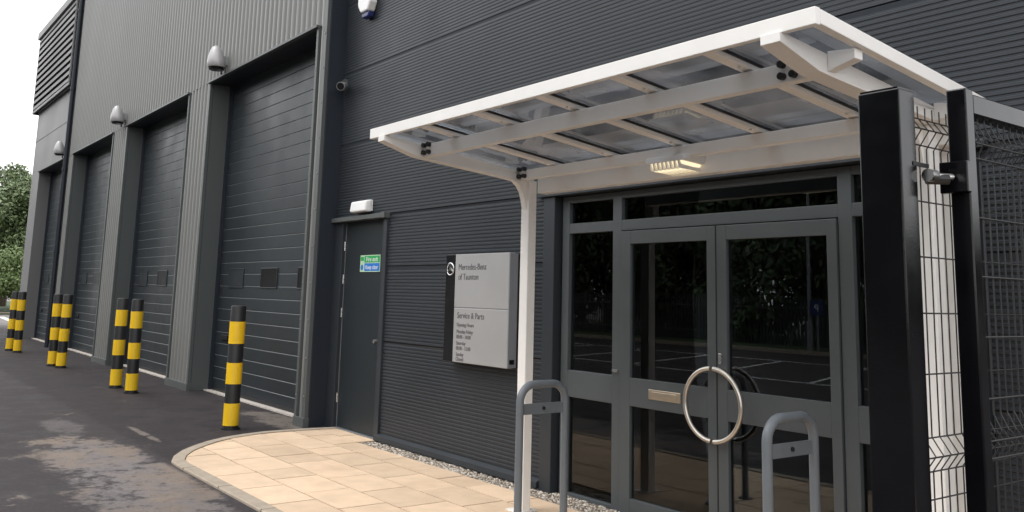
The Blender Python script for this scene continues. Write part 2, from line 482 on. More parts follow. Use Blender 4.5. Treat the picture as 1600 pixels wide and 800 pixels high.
# flashings
def part_box(name, m, bev, *a):
    return MB().box(*a).build(name, m, B, bevel=bev)
part_box('corner_flashing', M_reveal, .003, -10.36,-10.27,4.672,4.72,.02,9.6)
for x0, x1 in openings:
    part_box('edge_flashing', M_reveal, .003, x0-.055, x0+.004, 4.668, 4.72, .10, HEAD)
    part_box('edge_flashing', M_reveal, .003, x1-.004, x1+.055, 4.668, 4.72, .10, HEAD)
for x0, x1 in openings+[(-30.35,-26.62)]:
    part_box('head_flashing', M_reveal, .004, x0-.06, x1+.06, 4.63, 4.70, HEAD-.015, HEAD+.02)
    part_box('door_reveal', M_reveal if x0 > -30 else M_navy, 0, x0-.02, x0-.001, 4.725, 5.14, -.02, HEAD)
    part_box('door_reveal', M_reveal, 0, x1+.001, x1+.02, 4.725, 5.14, -.02, HEAD)
    part_box('door_soffit', M_navy, 0, x0-.02, x1+.02, 4.701, 5.14, HEAD-.012, HEAD+.03)
for x0, x1 in ((-10.56,-10.265),(-15.86,-14.69),(-21.26,-19.99),(-26.05,-25.39)):
    part_box('column_plinth', M_reveal, .004, x0, x1, 4.655, 4.73, -.02, .10)
# dark return between the two claddings
w = MB(); w.box(-10.40,-10.268,4.722,5.0,-.02,9.6)
w.build('return_cladding', M_navy, B, bevel=.006, label='dark return face where the workshop steps forward')
# building shell behind
w = MB()
w.box(-31.6,XE,16.0,16.2,-.02,9.5); w.box(-31.6,-31.4,5.3,16.0,-.02,9.5); w.box(XE-.2,XE,5.301,16.0,-.02,9.0)
w.build('rear_wall', M_grey, B)
w = MB(); w.box(-31.75,-10.2,4.62,16.3,9.6,9.75); w.box(-10.2,XE+.1,4.86,16.3,9.0,9.15)
w.build('roof', M_roofm, B)

w = MB()
for x in (-10.53, -10.31, -14.75, -15.82, -20.05):
    z = .35
    while z < 4.9:
        w.tube([(x,4.6665 if x != -10.31 else 4.671,z),(x,4.661,z)], .008, 8); z += .45
tag(w.build('fixing_screws', M_galv, B), kind='stuff')
# roller doors
def roller_door(x0, x1, label):
    w = MB(); y = 5.05
    z = 0.02; pitch = .1815; prof = [(z, 0)]
    i = 0
    while z < HEAD-.05:
        d = 1 if i % 3 else 1
        prof += [(z+.001, .0),(z+pitch-.014, .0),(z+pitch-.004,.008),(z+pitch-.001,.008)]
        z += pitch; i += 1
    va = [w.bm.verts.new((x0-.02, y+dy, zz)) for zz, dy in prof]; vb = [w.bm.verts.new((x1+.02, y+dy, zz)) for zz, dy in prof]
    for k_ in range(len(prof)-1):
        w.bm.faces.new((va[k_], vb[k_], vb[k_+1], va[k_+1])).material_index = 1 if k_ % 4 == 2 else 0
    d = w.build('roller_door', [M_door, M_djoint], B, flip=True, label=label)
    q = MB(); q.box(x0-.02, x1+.02, 5.035, 5.06, -.01, .05); q.build('bottom_seal', M_blackmat, d)
    for a_ in (x0, x1-.05):
        q = MB(); q.box(a_, a_+.05, 5.0, 5.049, 0, HEAD-.02); q.build('guide_rail', M_navy, d)
    xs = x0+.50
    while xs+.6 < x1:
        f = MB()
        f.box(xs,xs+.62,5.036,5.052,1.615,1.635); f.box(xs,xs+.62,5.036,5.052,1.895,1.915)
        f.box(xs,xs+.02,5.036,5.052,1.635,1.895); f.box(xs+.60,xs+.62,5.036,5.052,1.635,1.895)
        f.build('window_frame', M_door, d, bevel=.006)
        p = MB(); p.box(xs+.021,xs+.599,5.040,5.046,1.636,1.894); p.build('window_pane', M_winB if xs < x0+.6 else M_winA, d)
        xs += 1.32
    h = MB(); h.box(x0+.35,x0+.62,5.02,5.05,.80,.88); h.build('handle', M_blackmat, d, bevel=.01)
    t = MB(); t.box(x0-.02, x1+.02, 4.93, 5.07, -.03, .006); t.build('threshold', M_thr, d)
M_winA = mat('roller_window_acrylic', (.003,.003,.004), .3, 0, .1, 3, spec=.12)
M_winB = mat('roller_window_dull_acrylic', (.022,.026,.030), .5, 0, .1, 3, spec=.25)
roller_door(*openings[0], 'dark roller door nearest the fire door')
roller_door(*openings[1], 'dark roller door second from the fire door')
roller_door(*openings[2], 'dark roller door third from the fire door')
roller_door(-30.35, -26.62, 'dark roller door under the louvred block')

# louvred end block
w = MB()
w.box(-31.6,-26.19,4.68,5.3,HEAD+.05,9.5); w.box(-31.6,-30.35,4.68,5.3,-.02,HEAD+.05); w.box(-26.62,-26.19,4.68,5.3,-.02,HEAD+.05)
w.build('panel_wall', M_smooth, B, bevel=.004, label='smooth grey panels on the louvred end block')
w = MB(); w.box(-31.62,-26.19,4.672,4.6795,6.02,6.035); w.build('panel_joint', M_navy, B)
lv = MB()
lv.box(-31.8,-26.2,4.52,4.56,6.95,7.03); lv.box(-31.8,-26.2,4.52,4.56,9.28,9.36); lv.box(-31.8,-31.74,4.52,4.56,7.03,9.28); lv.box(-26.26,-26.2,4.52,4.56,7.03,9.28)
lv.box(-31.85,-26.19,4.46,4.679,9.40,9.62)
lo = lv.build('louvre', M_smooth, B, bevel=.004, label='horizontal ventilation louvre high on the end block')
lb = MB(); lb.box(-31.79,-26.21,4.655,4.678,6.97,9.39); lb.box(-31.82,-31.80,4.56,4.9,6.95,9.39); lb.build('louvre_back', M_blackmat, lo)
sl = MB()
for i in range(11):
    z = 7.06+i*.203
    sl.box(-31.74,-26.26,4.515,4.5295,z,z+.095)
    sl.hexa([(-31.74,4.53,z),(-26.26,4.53,z),(-26.26,4.64,z+.10),(-31.74,4.64,z+.10),(-31.74,4.53,z+.04),(-26.26,4.53,z+.04),(-26.26,4.64,z+.14),(-31.74,4.64,z+.14)])
sl.build('louvre_blades', M_smooth, lo)
w = MB(); w.tube([(-26.12,4.62,-.01),(-26.12,4.62,9.55)], .055, 14)
for z in (.4,2.4,4.6,6.8,9.0): w.tube([(-26.12,4.62,z),(-26.12,4.62,z+.08)], .068, 14); w.box(-26.14,-26.10,4.62,4.69,z+.02,z+.06)
w.build('downpipe', M_navy, B, smooth=True)

# fire door
w = MB()
w.box(-10.266,-10.055,4.94,5.0,-.02,2.44); w.box(-9.115,-9.0,4.975,5.0,-.02,2.44)
w.build('fire_door_frame', M_anthflat, B, bevel=.004)
w = MB(); w.box(-9.0,-8.93,4.925,5.0,-.01,2.46); w.build('door_trim', M_anth, B, bevel=.004)
w = MB(); w.box(-10.266,-8.915,4.88,4.99,2.44,2.492); w.box(-8.97,-8.91,4.87,4.95,2.435,2.50); w.build('door_head_trim', M_reveal, B, bevel=.004)
fd = MB(); fd.box(-10.05,-9.12,4.99,5.035,.015,2.438)
fdo = fd.build('fire_door', M_fire, B, bevel=.003, label='flush dark fire exit door beside the workshop corner')
q = MB(); q.box(-10.053,-10.045,4.984,4.990,.02,2.43); q.build('door_seal', M_galv, fdo)
for z in (.35,1.35,1.75,2.15):
    q = MB(); q.tube([(-10.052,4.978,z-.055),(-10.052,4.978,z+.055)], .011, 10); q.build('hinge', M_zinc, fdo, smooth=True)
q = MB(); q.tube([(-9.20,4.99,1.05),(-9.20,4.972,1.05)], .022, 14); q.build('handle', M_zinc, fdo, smooth=True)
q = MB(); q.box(-10.05,-9.0,4.94,5.05,-.02,.012); q.build('door_sill', M_galv, fdo)

# ---- text helper
def text_mesh(s, size, x, y, z, m, parent, name='lettering', ext=.0012, align='LEFT', sx=1.0, spacing=1.0, rot=(math.pi/2,0,0)):
    cu = bpy.data.curves.new('txt', 'FONT'); cu.body = s; cu.size = size; cu.extrude = ext; cu.align_x = align; cu.space_character = spacing
    cu.resolution_u = 3
    t = bpy.data.objects.new('txt', cu); COL.objects.link(t)
    dg = bpy.context.evaluated_depsgraph_get()
    me = bpy.data.meshes.new_from_object(t.evaluated_get(dg))
    bpy.data.objects.remove(t); bpy.data.curves.remove(cu)
    me.transform(Matrix.Diagonal((sx,1,1,1)))
    me.transform(Matrix.Rotation(rot[0],4,'X'))
    if rot[2]: me.transform(Matrix.Rotation(rot[2],4,'Z'))
    me.transform(Matrix.Translation((x,y,z)))
    me.materials.clear(); me.materials.append(m); me.name = name
    o = bpy.data.objects.new(name, me)
    return link(o, parent)

# safety sign on the fire door
S1 = empty('safety_sign', (-9.42,4.988,1.93)); S1.location = (0,0,0)
tag(S1, 'small green and blue notice stuck on the dark fire door', 'sign')
q = MB(); q.box(-9.64,-9.155,4.984,4.9885,1.835,2.03); q.build('backing', M_pale, S1)
q = MB(); q.box(-9.535,-9.165,4.9825,4.9838,1.945,2.02); q.build('green_panel', M_green, S1)
q = MB(); q.box(-9.53,-9.165,4.9825,4.9838,1.845,1.935); q.build('blue_panel', M_blue, S1)
q = MB(); q.box(-9.63,-9.55,4.9825,4.9838,1.965,2.01); q.build('exit_pictogram', M_green, S1)
q = MB(); q.tube([(-9.59,4.9838,1.888),(-9.59,4.9825,1.888)], .033, 20); q.build('mandatory_disc', M_blue, S1)
text_mesh('Fire exit', .075, -9.35, 4.9822, 1.957, M_whiteplas, S1, align='CENTER', sx=1.15)
text_mesh('Keep clear', .070, -9.35, 4.9822, 1.866, M_whiteplas, S1, align='CENTER', sx=1.0)

# entrance doorset
YF = 5.0
for a, b in ((-6.12,-5.968),(-2.50,-2.36)):
    w = MB(); w.box(a,b,4.925,5.06,-.02,2.46); w.build('entrance_side_trim', M_anthflat, B, bevel=.004)
w = MB(); w.box(-6.20,-2.30,4.90,5.06,2.462,2.505); w.build('entrance_head_trim', M_anthflat, B, bevel=.004)
fr = MB()
fr.box(-5.945,-5.857,YF,YF+.07,-.05,2.455); fr.box(-2.60,-2.51,YF,YF+.07,-.05,2.455)
fr.box(-5.315,-5.215,YF,YF+.07,-.05,2.455); fr.box(-3.268,-3.172,YF,YF+.07,-.05,2.455)
fr.box(-5.857,-5.315,YF+.001,YF+.069,2.138,2.222); fr.box(-5.215,-3.268,YF+.001,YF+.069,2.138,2.222); fr.box(-3.172,-2.60,YF+.001,YF+.069,2.138,2.222)
fr.box(-5.857,-5.315,YF+.001,YF+.069,2.40,2.455); fr.box(-5.215,-3.268,YF+.001,YF+.069,2.40,2.455); fr.box(-3.172,-2.60,YF+.001,YF+.069,2.40,2.455)
for a, b in ((-5.857,-5.315),(-3.172,-2.60)):
    fr.box(a,b,YF+.001,YF+.069,.785,1.0); fr.box(a,b,YF+.001,YF+.069,-.05,.022)
fr.build('entrance_frame', M_frame, B, bevel=.003, label='grey aluminium frame of the glazed entrance')
def pane(x0,x1,z0,z1,parent,y=YF+.035,name='glass_pane'):
    p = MB(); p.box(x0-.004,x1+.004,y,y+.006,z0-.004,z1+.004)
    return p.build(name, M_glass, parent)
for a, b in ((-5.857,-5.315),(-3.172,-2.60)):
    pane(a,b,2.222,2.40,B,name='fanlight_pane'); pane(a,b,1.0,2.138,B,name='side_pane'); pane(a,b,.022,.785,B,name='side_pane')
pane(-5.215,-3.268,2.222,2.40,B,name='fanlight_pane')
def leaf(x0,x1,g0,g1,label):
    w = MB(); y0, y1 = 4.984, 5.04
    w.box(x0,g0,y0,y1,-.035,2.13); w.box(g1,x1,y0,y1,-.035,2.13)
    w.box(g0,g1,y0+.001,y1,2.028,2.13); w.box(g0,g1,y0+.001,y1,.79,1.0); w.box(g0,g1,y0+.001,y1,-.035,.112)
    d = w.build('entrance_door', M_frame, B, bevel=.003, label=label)
    pane(g0,g1,1.0,2.028,d,YF+.01); pane(g0,g1,.112,.79,d,YF+.01)
    return d
dl = leaf(-5.206,-4.243,-5.10,-4.324,'left entrance door leaf with the letter plate')
dr = leaf(-4.237,-3.276,-4.148,-3.345,'right entrance door leaf')
q = MB(); q.box(-4.244,-4.236,4.981,4.984,-.03,2.13); q.build('meeting_seal', M_blackmat, dl)
q = MB(); q.box(-4.895,-4.575,4.978,4.985,.862,.935); q.build('letter_plate', M_plate, dl, bevel=.003)
q = MB(); q.box(-4.86,-4.61,4.975,4.979,.878,.92); q.build('letter_flap', M_plate, dl, bevel=.002)
cx, cz, rr = -4.225, .895, .243
for s, d in ((1, dr), (-1, dl)):
    q = MB(); pts = []
    for i in range(25):
        a = R(-88+176*i/24); pts.append((cx+s*(rr*math.cos(a)+.004), 4.915, cz+rr*math.sin(a)))
    q.tube(pts, .0165, 14)
    for a in (-80,80): q.tube([(cx+s*rr*math.cos(R(a)),4.915,cz+rr*math.sin(R(a))),(cx+s*rr*math.cos(R(a)),4.984,cz+rr*math.sin(R(a)))], .011, 10)
    q.build('ring_handle', M_steel, d, smooth=True)
q = MB(); q.box(-4.222,-4.196,4.978,4.984,1.17,1.24); q.build('lock_escutcheon', M_zinc, dr, bevel=.002)
q = MB(); q.box(-5.30,-5.24,4.985,5.0,1.03,1.05); q.build('door_stop', M_zinc, B)
# room behind the glass
w = MB()
w.box(-6.1,-2.3,9.0,9.1,-.02,2.6); w.box(-6.2,-6.0,5.31,9.0,-.02,2.6); w.box(-2.45,-2.3,5.31,9.0,-.02,2.6); w.box(-6.2,-2.3,5.07,9.1,2.51,2.6)
w.build('lobby_wall', M_inner, B)
w = MB(); w.box(-6.0,-2.45,5.08,9.0,-.06,-.005); w.build('lobby_floor', M_inner, B)

# ------------------------------------------------------------------ sign board
SB = empty('business_sign'); tag(SB, 'silver wall sign board with opening hours and a glossy black edge stripe', 'sign')
q = MB(); q.box(-7.352,-6.479,4.83,4.90,.965,1.472); q.box(-7.352,-6.479,4.83,4.90,1.480,1.985); q.build('face_panel', [M_signface], SB, bevel=.004)
q = MB(); q.box(-7.352,-6.470,4.834,4.925,.97,1.98); q.build('side_return', M_signside, SB)
q = MB(); q.box(-7.522,-7.353,4.832,4.925,.962,1.985); q.build('black_stripe', M_gloss, SB, bevel=.004)
q = MB(); q.box(-7.50,-6.445,4.926,4.949,.97,1.975); q.build('backing_frame', M_gloss, SB)
sc = (-7.438, 4.829, 1.845); st = MB()
st.tube([(sc[0]+.058*math.cos(2*math.pi*i/36), sc[1], sc[2]+.058*math.sin(2*math.pi*i/36)) for i in range(36)], .0055, 8, closed=True)
for k_ in range(3):
    a = R(90+120*k_); tip = (sc[0]+.057*math.cos(a), sc[2]+.057*math.sin(a))
    l = (sc[0]+.012*math.cos(a+R(60)), sc[2]+.012*math.sin(a+R(60))); r_ = (sc[0]+.012*math.cos(a-R(60)), sc[2]+.012*math.sin(a-R(60)))
    st.prism([tip, l, (sc[0],sc[2]), r_], lambda u,v,t:(u,t,v), 4.822, 4.8318)
st.build('star_emblem', M_chrome, SB)
yt = 4.8292
text_mesh('Mercedes-Benz', .083, -7.295, yt, 1.836, M_print, SB, sx=.90)
text_mesh('of Taunton', .083, -7.295, yt, 1.742, M_print, SB, sx=.92)
text_mesh('Service & Parts', .080, -7.292, yt, 1.378, M_print, SB, sx=.92)
for s_, zz in (('Opening Hours',1.300),('Monday-Friday',1.236),('08:00 - 18:00',1.186),('Saturday',1.128),('08:00 - 12:00',1.080),('Sunday',1.024),('Closed',.980)):
    text_mesh(s_, .050, -7.295, yt, zz, M_print, SB, sx=.92)
q = MB(); q.box(-6.463,-6.4695,4.85,4.90,1.0,1.04); q.build('maker_plate', M_gloss, SB)

# ------------------------------------------------------------------ wall fittings
E1 = empty('emergency_light'); tag(E1, 'small white bulkhead light above the fire door', 'light')
q = MB(); q.box(-9.70,-9.33,4.93,4.949,2.54,2.67); q.build('back_plate', M_whiteplas, E1)
q = MB(); q.hexa([(-9.71,4.84,2.535),(-9.32,4.84,2.535),(-9.32,4.93,2.525),(-9.71,4.93,2.525),(-9.70,4.85,2.655),(-9.33,4.85,2.655),(-9.32,4.93,2.675),(-9.71,4.93,2.675)]); q.build('diffuser', M_whiteplas, E1, bevel=.015)
A1 = empty('alarm_box'); tag(A1, 'white alarm sounder box with blue base high on the dark wall', 'alarm')
q = MB(); q.prism([(-9.80,5.52),(-9.44,5.52),(-9.46,5.10),(-9.52,5.00),(-9.70,5.00),(-9.78,5.10)], lambda u,v,t:(u,t,v), 4.84, 4.949); q.build('case', M_whiteplas, A1, bevel=.02)
q = MB(); q.prism([(-9.71,4.998),(-9.51,4.998),(-9.53,4.93),(-9.69,4.93)], lambda u,v,t:(u,t,v), 4.86, 4.945); q.build('strobe_lens', M_blueplas, A1, bevel=.015)
def cctv(name, loc, rz, label, s=1):
    c = empty(name, loc, rz); tag(c, label, 'camera')
    q = MB(); q.tube([(0,0,0),(0,-.02*s,0)], .06*s, 18); q.build('mount_plate', M_blackmat, c, smooth=True)
    q = MB(); q.tube([(0,-.02*s,0),(0,-.09*s,-.01),(0,-.13*s,-.03*s)], .02*s, 10); q.build('bracket', M_blackmat, c, smooth=True)
    q = MB(); q.tube([(0,-.08*s,-.05*s),(0,-.26*s,-.09*s)], .055*s, 18); q.build('camera_body', M_galv if s == 1 else M_blackmat, c, smooth=True)
    q = MB(); q.tube([(0,-.262*s,-.0905*s),(0,-.275*s,-.094*s)], .045*s, 18); q.build('lens', M_gloss, c, smooth=True)
    return c
cctv('security_camera', (-10.20, 4.945, 4.21), R(50), 'small dark security camera at the workshop corner', 1)
cctv('security_camera', (-31.6, 5.0, 4.60), R(-90), 'small dark security camera on the far end of the louvred block', 1.6)
def flood(x, label):
    c = empty('wall_floodlight', (x, 4.68, 5.08)); tag(c, label, 'light', 'grey hooded lights above the roller doors')
    q = MB(); rings = []
    lv_ = [(0,.185,.150),(.03,.20,.165),(.12,.195,.160),(.22,.165,.135),(.31,.125,.10),(.37,.08,.065),(.395,.03,.03)]
    n_ = 24
    for z, hw, dp in lv_:
        rings.append([q.bm.verts.new((hw*math.cos(t), -.18-z*.08+dp*math.sin(t), z)) for t in [2*math.pi*i/n_ for i in range(n_)]])
    for a, b in zip(rings[:-1], rings[1:]):
        for i in range(n_): q.bm.faces.new((a[i],a[(i+1)%n_],b[(i+1)%n_],b[i]))
    q.bm.faces.new(rings[0][::-1]); q.bm.faces.new(rings[-1])
    q.build('hood', M_lampgrey, c, smooth=True)
    q = MB(); q.tube([(0,-.18,-.04),(0,-.18,-.002)], .14, 24); q.build('lamp_glass', M_gloss, c, bevel=.02)
    q = MB(); q.box(-.07,.07,-.12,.0,.06,.22); q.build('bracket', M_galv, c)
    c.scale = (.87,.87,.9)
    q = MB(); q.tube([(.06,-.1,-.05),(.06,-.1,-.12)], .018, 10); q.build('sensor', M_blackmat, c, smooth=True)
flood(-14.02, 'grey hooded light left of the roller door nearest the entrance')
flood(-20.28, 'grey hooded light between the second and third roller doors')
flood(-26.5, 'grey hooded light on the smooth end block beside the downpipe')

# ------------------------------------------------------------------ bollards
def bollard():
    c = empty('bollard')
    r0 = .0875
    q = MB(); q.tube([(0,0,-.01),(0,0,1.385),(0,0,1.402),(0,0,1.41)], [r0,r0,r0*.93,r0*.7], 28); q.build('post', M_blackmat, c, smooth=True)
    for a, b in ((.035,.285),(.505,.745),(.965,1.22)):
        q = MB(); q.tube([(0,0,a),(0,0,b)], r0+.003, 28); q.build('yellow_band', M_yellow, c, smooth=True)
    q = MB(); q.tube([(0,0,-.012),(0,0,.012)], r0+.02, 28); q.build('base_collar', M_blackmat, c, smooth=True)
    return c
bp = [(-10.56,3.89,'single black and yellow bollard standing alone by the paving'),
      (-14.73,3.84,'right bollard of the pair in front of the ribbed column by the nearest roller door'),
      (-15.56,3.81,'left bollard of the pair in front of the ribbed column by the nearest roller door'),
      (-19.63,3.76,'right bollard of the middle pair, standing past the second roller door'),
      (-20.15,3.70,'left bollard of the middle pair, standing past the second roller door'),
      (-24.29,3.68,'right bollard of the farthest pair near the end of the building'),
      (-25.03,3.62,'left bollard of the farthest pair, leftmost of all bollards')]
proto = bollard()
for i, (x, y, l) in enumerate(bp):
    o = proto if i == 0 else copy_tree(proto)
    o.location = (x,y,0); o.rotation_euler = (R((0,.5,-.4,.6,-.3,.4,-.5)[i]), R((0,-.4,.3,-.3,.2,.5,-.3)[i]), i)
    tag(o, l, 'bollard', 'black and yellow bollards guarding the roller doors')

# ------------------------------------------------------------------ entrance canopy
CN = empty('entrance_canopy'); tag(CN, 'white steel canopy with clear glazed roof over the glass entrance doors', 'canopy')
def zr(y): return 2.772-.117*(y-3.05)          # roof top plane
RX0, RX1, RY0, RY1 = -5.83, -2.062, 3.04, 4.50
q = MB(); q.box(RX0, RX1, RY0, RY0+.035, zr(RY0)-.062, zr(RY0)+.012); q.build('front_fascia', M_white, CN, bevel=.003)
for a, b in ((RX0, RX0+.045),(RX1-.045, RX1)):
    q = MB(); q.hexa([(a,RY0+.036,zr(RY0)-.055),(b,RY0+.036,zr(RY0)-.055),(b,RY1,zr(RY1)-.055),(a,RY1,zr(RY1)-.055),(a,RY0+.036,zr(RY0)+.008),(b,RY0+.036,zr(RY0)+.008),(b,RY1,zr(RY1)+.008),(a,RY1,zr(RY1)+.008)]); q.build('side_fascia', M_white, CN, bevel=.003)
raf = [RX0+.045,-5.20,-4.565,-3.925,-3.30,-2.675,RX1-.045]
for x in raf[1:-1]:
    q = MB(); q.hexa([(x-.035,RY0+.036,zr(RY0)-.047),(x+.035,RY0+.036,zr(RY0)-.047),(x+.035,RY1,zr(RY1)-.047),(x-.035,RY1,zr(RY1)-.047),(x-.035,RY0+.036,zr(RY0)-.002),(x+.035,RY0+.036,zr(RY0)-.002),(x+.035,RY1,zr(RY1)-.002),(x-.035,RY1,zr(RY1)-.002)])
    ro = q.build('rafter', M_white, CN, bevel=.003)
    q = MB(); q.hexa([(x+.036,RY0+.036,zr(RY0)-.024),(x+.043,RY0+.036,zr(RY0)-.024),(x+.043,RY1,zr(RY1)-.024),(x+.036,RY1,zr(RY1)-.024),(x+.036,RY0+.036,zr(RY0)-.010),(x+.043,RY0+.036,zr(RY0)-.010),(x+.043,RY1,zr(RY1)-.010),(x+.036,RY1,zr(RY1)-.010)]); q.build('gasket', M_blackmat, ro)
    for yy in (3.30, 4.17):
        q = MB(); q.tube([(x+.02,yy,zr(yy)-.047),(x+.02,yy,zr(yy)-.056)], .008, 8); q.build('screw', M_zinc, ro, smooth=True)
for a, b in zip(raf[:-1], raf[1:]):
    a2 = a+.0375 if a != raf[0] else a+.001; b2 = b-.0375 if b != raf[-1] else b-.001
    q = MB(); q.hexa([(a2,RY0+.036,zr(RY0)-.008),(b2,RY0+.036,zr(RY0)-.008),(b2,RY1,zr(RY1)-.008),(a2,RY1,zr(RY1)-.008),(a2,RY0+.036,zr(RY0)-.003),(b2,RY0+.036,zr(RY0)-.003),(b2,RY1,zr(RY1)-.003),(a2,RY1,zr(RY1)-.003)]); q.build('roof_pane', M_roofglass, CN)
# cross beams between the arms
q = MB(); q.box(-5.594,-2.326,3.365,3.425,2.588,zr(3.40)-.049); q.build('cross_beam', M_white, CN, bevel=.006)
q = MB(); q.box(-5.594,-2.326,4.245,4.305,2.503,zr(4.28)-.049); q.build('cross_beam', M_white, CN, bevel=.006)
q = MB(); q.box(-5.537,-2.20,4.386,4.48,2.405,2.545); q.build('gutter', M_white, CN, bevel=.006)
# arms
arm = [(3.03,2.715),(3.03,2.672),(3.30,2.592),(3.38,2.582),(4.24,2.503),(4.40,2.503),(4.40,2.56),(4.40,zr(4.4)-.058),(3.15,zr(3.15)-.058)]
for x0, x1 in ((-5.68,-5.595),(-2.325,-2.225)):
    q = MB(); q.prism(arm, lambda u,v,t:(t,u,v), x0, x1); q.build('arm', M_white, CN, bevel=.004)
q = MB(); q.box(-5.635,-5.538,4.306,4.385,-.01,2.502); q.build('post', M_white, CN, bevel=.006)
q = MB(); q.box(-2.40,-2.29,4.306,4.403,-.01,2.502); q.build('post', M_white, CN, bevel=.006)
gus = [(4.306,2.502),(4.16,2.502),(4.20,2.487),(4.24,2.455),(4.27,2.41),(4.29,2.35),(4.306,2.27)]
for x0 in (-5.625,-2.37):
    q = MB(); q.prism(gus, lambda u,v,t:(t,u,v), x0, x0+.05); q.build('gusset', M_white, CN)
q = MB(); q.box(-2.40,-2.275,4.484,4.59,-.01,2.50); q.build('downpipe', M_white, CN, bevel=.008)
q = MB(); q.box(-5.68,-5.53,4.26,4.44,-.005,.012); q.build('base_plate', M_white, CN)
q = MB(); q.box(-2.44,-2.25,4.22,4.56,-.005,.012); q.build('base_plate', M_white, CN)
# outriggers carrying the roof edges
for s, xa, xe in ((1,-2.224,RX1-.03),(-1,-5.681,RX0+.03)):
    for y in (3.36, 4.24):
        z0 = 2.60 if y < 4 else 2.50; z1 = zr(y)-.058
        q = MB(); q.prism([(xa,z0),(xa,z0+.09),(xe-s*.03,z1),(xe,z1),(xe,z1-.045)], lambda u,v,t:(u,t,v), y, y+.06); q.build('outrigger', M_white, CN, bevel=.003)
def bolts(x, y, z, s):
    for dx in (0,.062):
        for dz in (0,.055):
            q = MB(); q.tube([(x+s*dx, y, z+dz),(x+s*dx, y-.028, z+dz)], .017, 12); q.build('bolt_cap', M_blackmat, CN, smooth=True)
bolts(-5.575, 3.365, 2.618, 1); bolts(-2.395, 3.365, 2.618, -1); bolts(-5.575, 4.245, 2.53, 1)
# lamp under the canopy
L1 = empty('canopy_light'); tag(L1, 'lit white lamp with warm louvred diffuser under the canopy beam', 'light')
q = MB(); q.hexa([(-4.16,4.19,2.475),(-3.82,4.19,2.475),(-3.82,4.40,2.46),(-4.16,4.40,2.46),(-4.15,4.20,2.515),(-3.83,4.20,2.515),(-3.80,4.40,2.53),(-4.18,4.40,2.53)]); q.build('housing', M_whiteplas, L1, bevel=.006)
q = MB(); q.hexa([(-4.10,4.23,2.425),(-3.87,4.23,2.425),(-3.87,4.38,2.425),(-4.10,4.38,2.425),(-4.13,4.20,2.474),(-3.84,4.20,2.474),(-3.84,4.38,2.459),(-4.13,4.38,2.459)]); q.build('diffuser', M_led, L1)
q = MB()
for i in range(8):
    x = -4.115+i*.036
    q.hexa([(x,4.195,2.428),(x+.010,4.195,2.428),(x+.010,4.385,2.420),(x,4.385,2.420),(x,4.185,2.474),(x+.010,4.185,2.474),(x+.010,4.385,2.474),(x,4.385,2.474)])
q.build('louvre_grid', M_whiteplas, L1)

# ------------------------------------------------------------------ guard hoops
def hoop():
    c = empty('guard_hoop'); r = .027; w_, h = .20, 1.0; cr = .115
    pts = [(0,-w_,-.02),(0,-w_,h-cr-.3),(0,-w_,h-cr)]
    for i in range(1,9): a = R(90*i/8); pts.append((0,-w_+cr-cr*math.cos(a), h-cr+cr*math.sin(a)))
    for i in range(0,9): a = R(90-90*i/8); pts.append((0,w_-cr+cr*math.cos(a), h-cr+cr*math.sin(a)))
    pts += [(0,w_,h-cr-.3),(0,w_,-.02)]
    q = MB(); q.tube(pts, r, 16); q.build('tube_frame', M_hoop, c, smooth=True)
    q = MB(); q.box(-.006,.006,-w_+r*.9,w_-r*.9,.80,.872); q.build('crossbar', M_hoop, c)
    q = MB(); q.tube([(.007,0,.838),(.016,0,.838)], .012, 10); q.build('bolt', M_blackmat, c, smooth=True)
    for s in (-1,1):
        q = MB(); q.tube([(0,s*w_,-.01),(0,s*w_,.018)], .055, 18); q.build('base_flange', M_hoop, c, smooth=True)
    return c
h1 = hoop(); h1.location = (-4.98,4.035,0)
tag(h1, 'grey tubular guard hoop in front of the white canopy post', 'hoop', 'grey hoops guarding the entrance doors')
h2 = copy_tree(h1); h2.location = (-3.03,4.145,0)
tag(h2, 'grey tubular guard hoop in front of the right entrance door leaf', 'hoop', 'grey hoops guarding the entrance doors')

# ------------------------------------------------------------------ mesh fence and open gate
def mesh_panel(x, y0, y1, z0, folds, zs, ztop, sgn=1, off=.038, r=.0025, hr=1.1):
    """welded wire panel in the plane x=const with V folds at the given heights"""
    def dx(z):
        for f in folds:
            if abs(z-f) < .055: return sgn*off*(1-abs(z-f)/.055)
        return 0
    q = MB()
    zz = [z0]
    for f in folds: zz += [f-.055, f, f+.055]
    zz.append(ztop); zz = sorted(set(z for z in zz if z0 <= z <= ztop))
    y = y0+.02
    while y < y1:
        q.tube([(x+dx(z), y, z) for z in zz], r, 6); y += .05
    for z in zs:
        q.tube([(x+.006+dx(z), y0, z),(x+.006+dx(z), y1, z)], r*hr, 8)
    return q
FN = empty('mesh_fence'); tag(FN, 'black welded mesh fence panel on a thick black gate post beside the canopy', 'fence')
q = MB(); q.box(-1.757,-1.603,2.828,2.93,-.01,2.335); q.build('post', M_black, FN, bevel=.006)
q = MB(); q.box(-1.75,-1.61,2.835,2.923,2.336,2.341); q.build('post_cap', M_black, FN)
zs = [.16,.36,.56,.76,.96-.0,1.05,1.105,1.16,1.37,1.576,1.77,1.965,2.165,2.215,2.26]
q = mesh_panel(-1.66, 2.93, 4.88, .06, [1.105,2.213,.26], zs, 2.31); q.build('mesh_panel', M_blackmat, FN)
q = MB(); q.box(-1.69,-1.63,4.85,4.91,-.01,2.33); q.build('wall_post', M_black, FN, bevel=.004)
q = MB(); q.box(-1.61,-1.60,2.90,3.0,2.075,2.088); q.tube([(-1.605,2.99,2.035),(-1.56,3.05,2.035)], .018, 12)
q.build('hinge_plate', M_blackmat, FN, smooth=False)
GT = empty('mesh_gate'); tag(GT, 'black framed mesh gate folded open beside its hinge post, rightmost in view', 'gate')
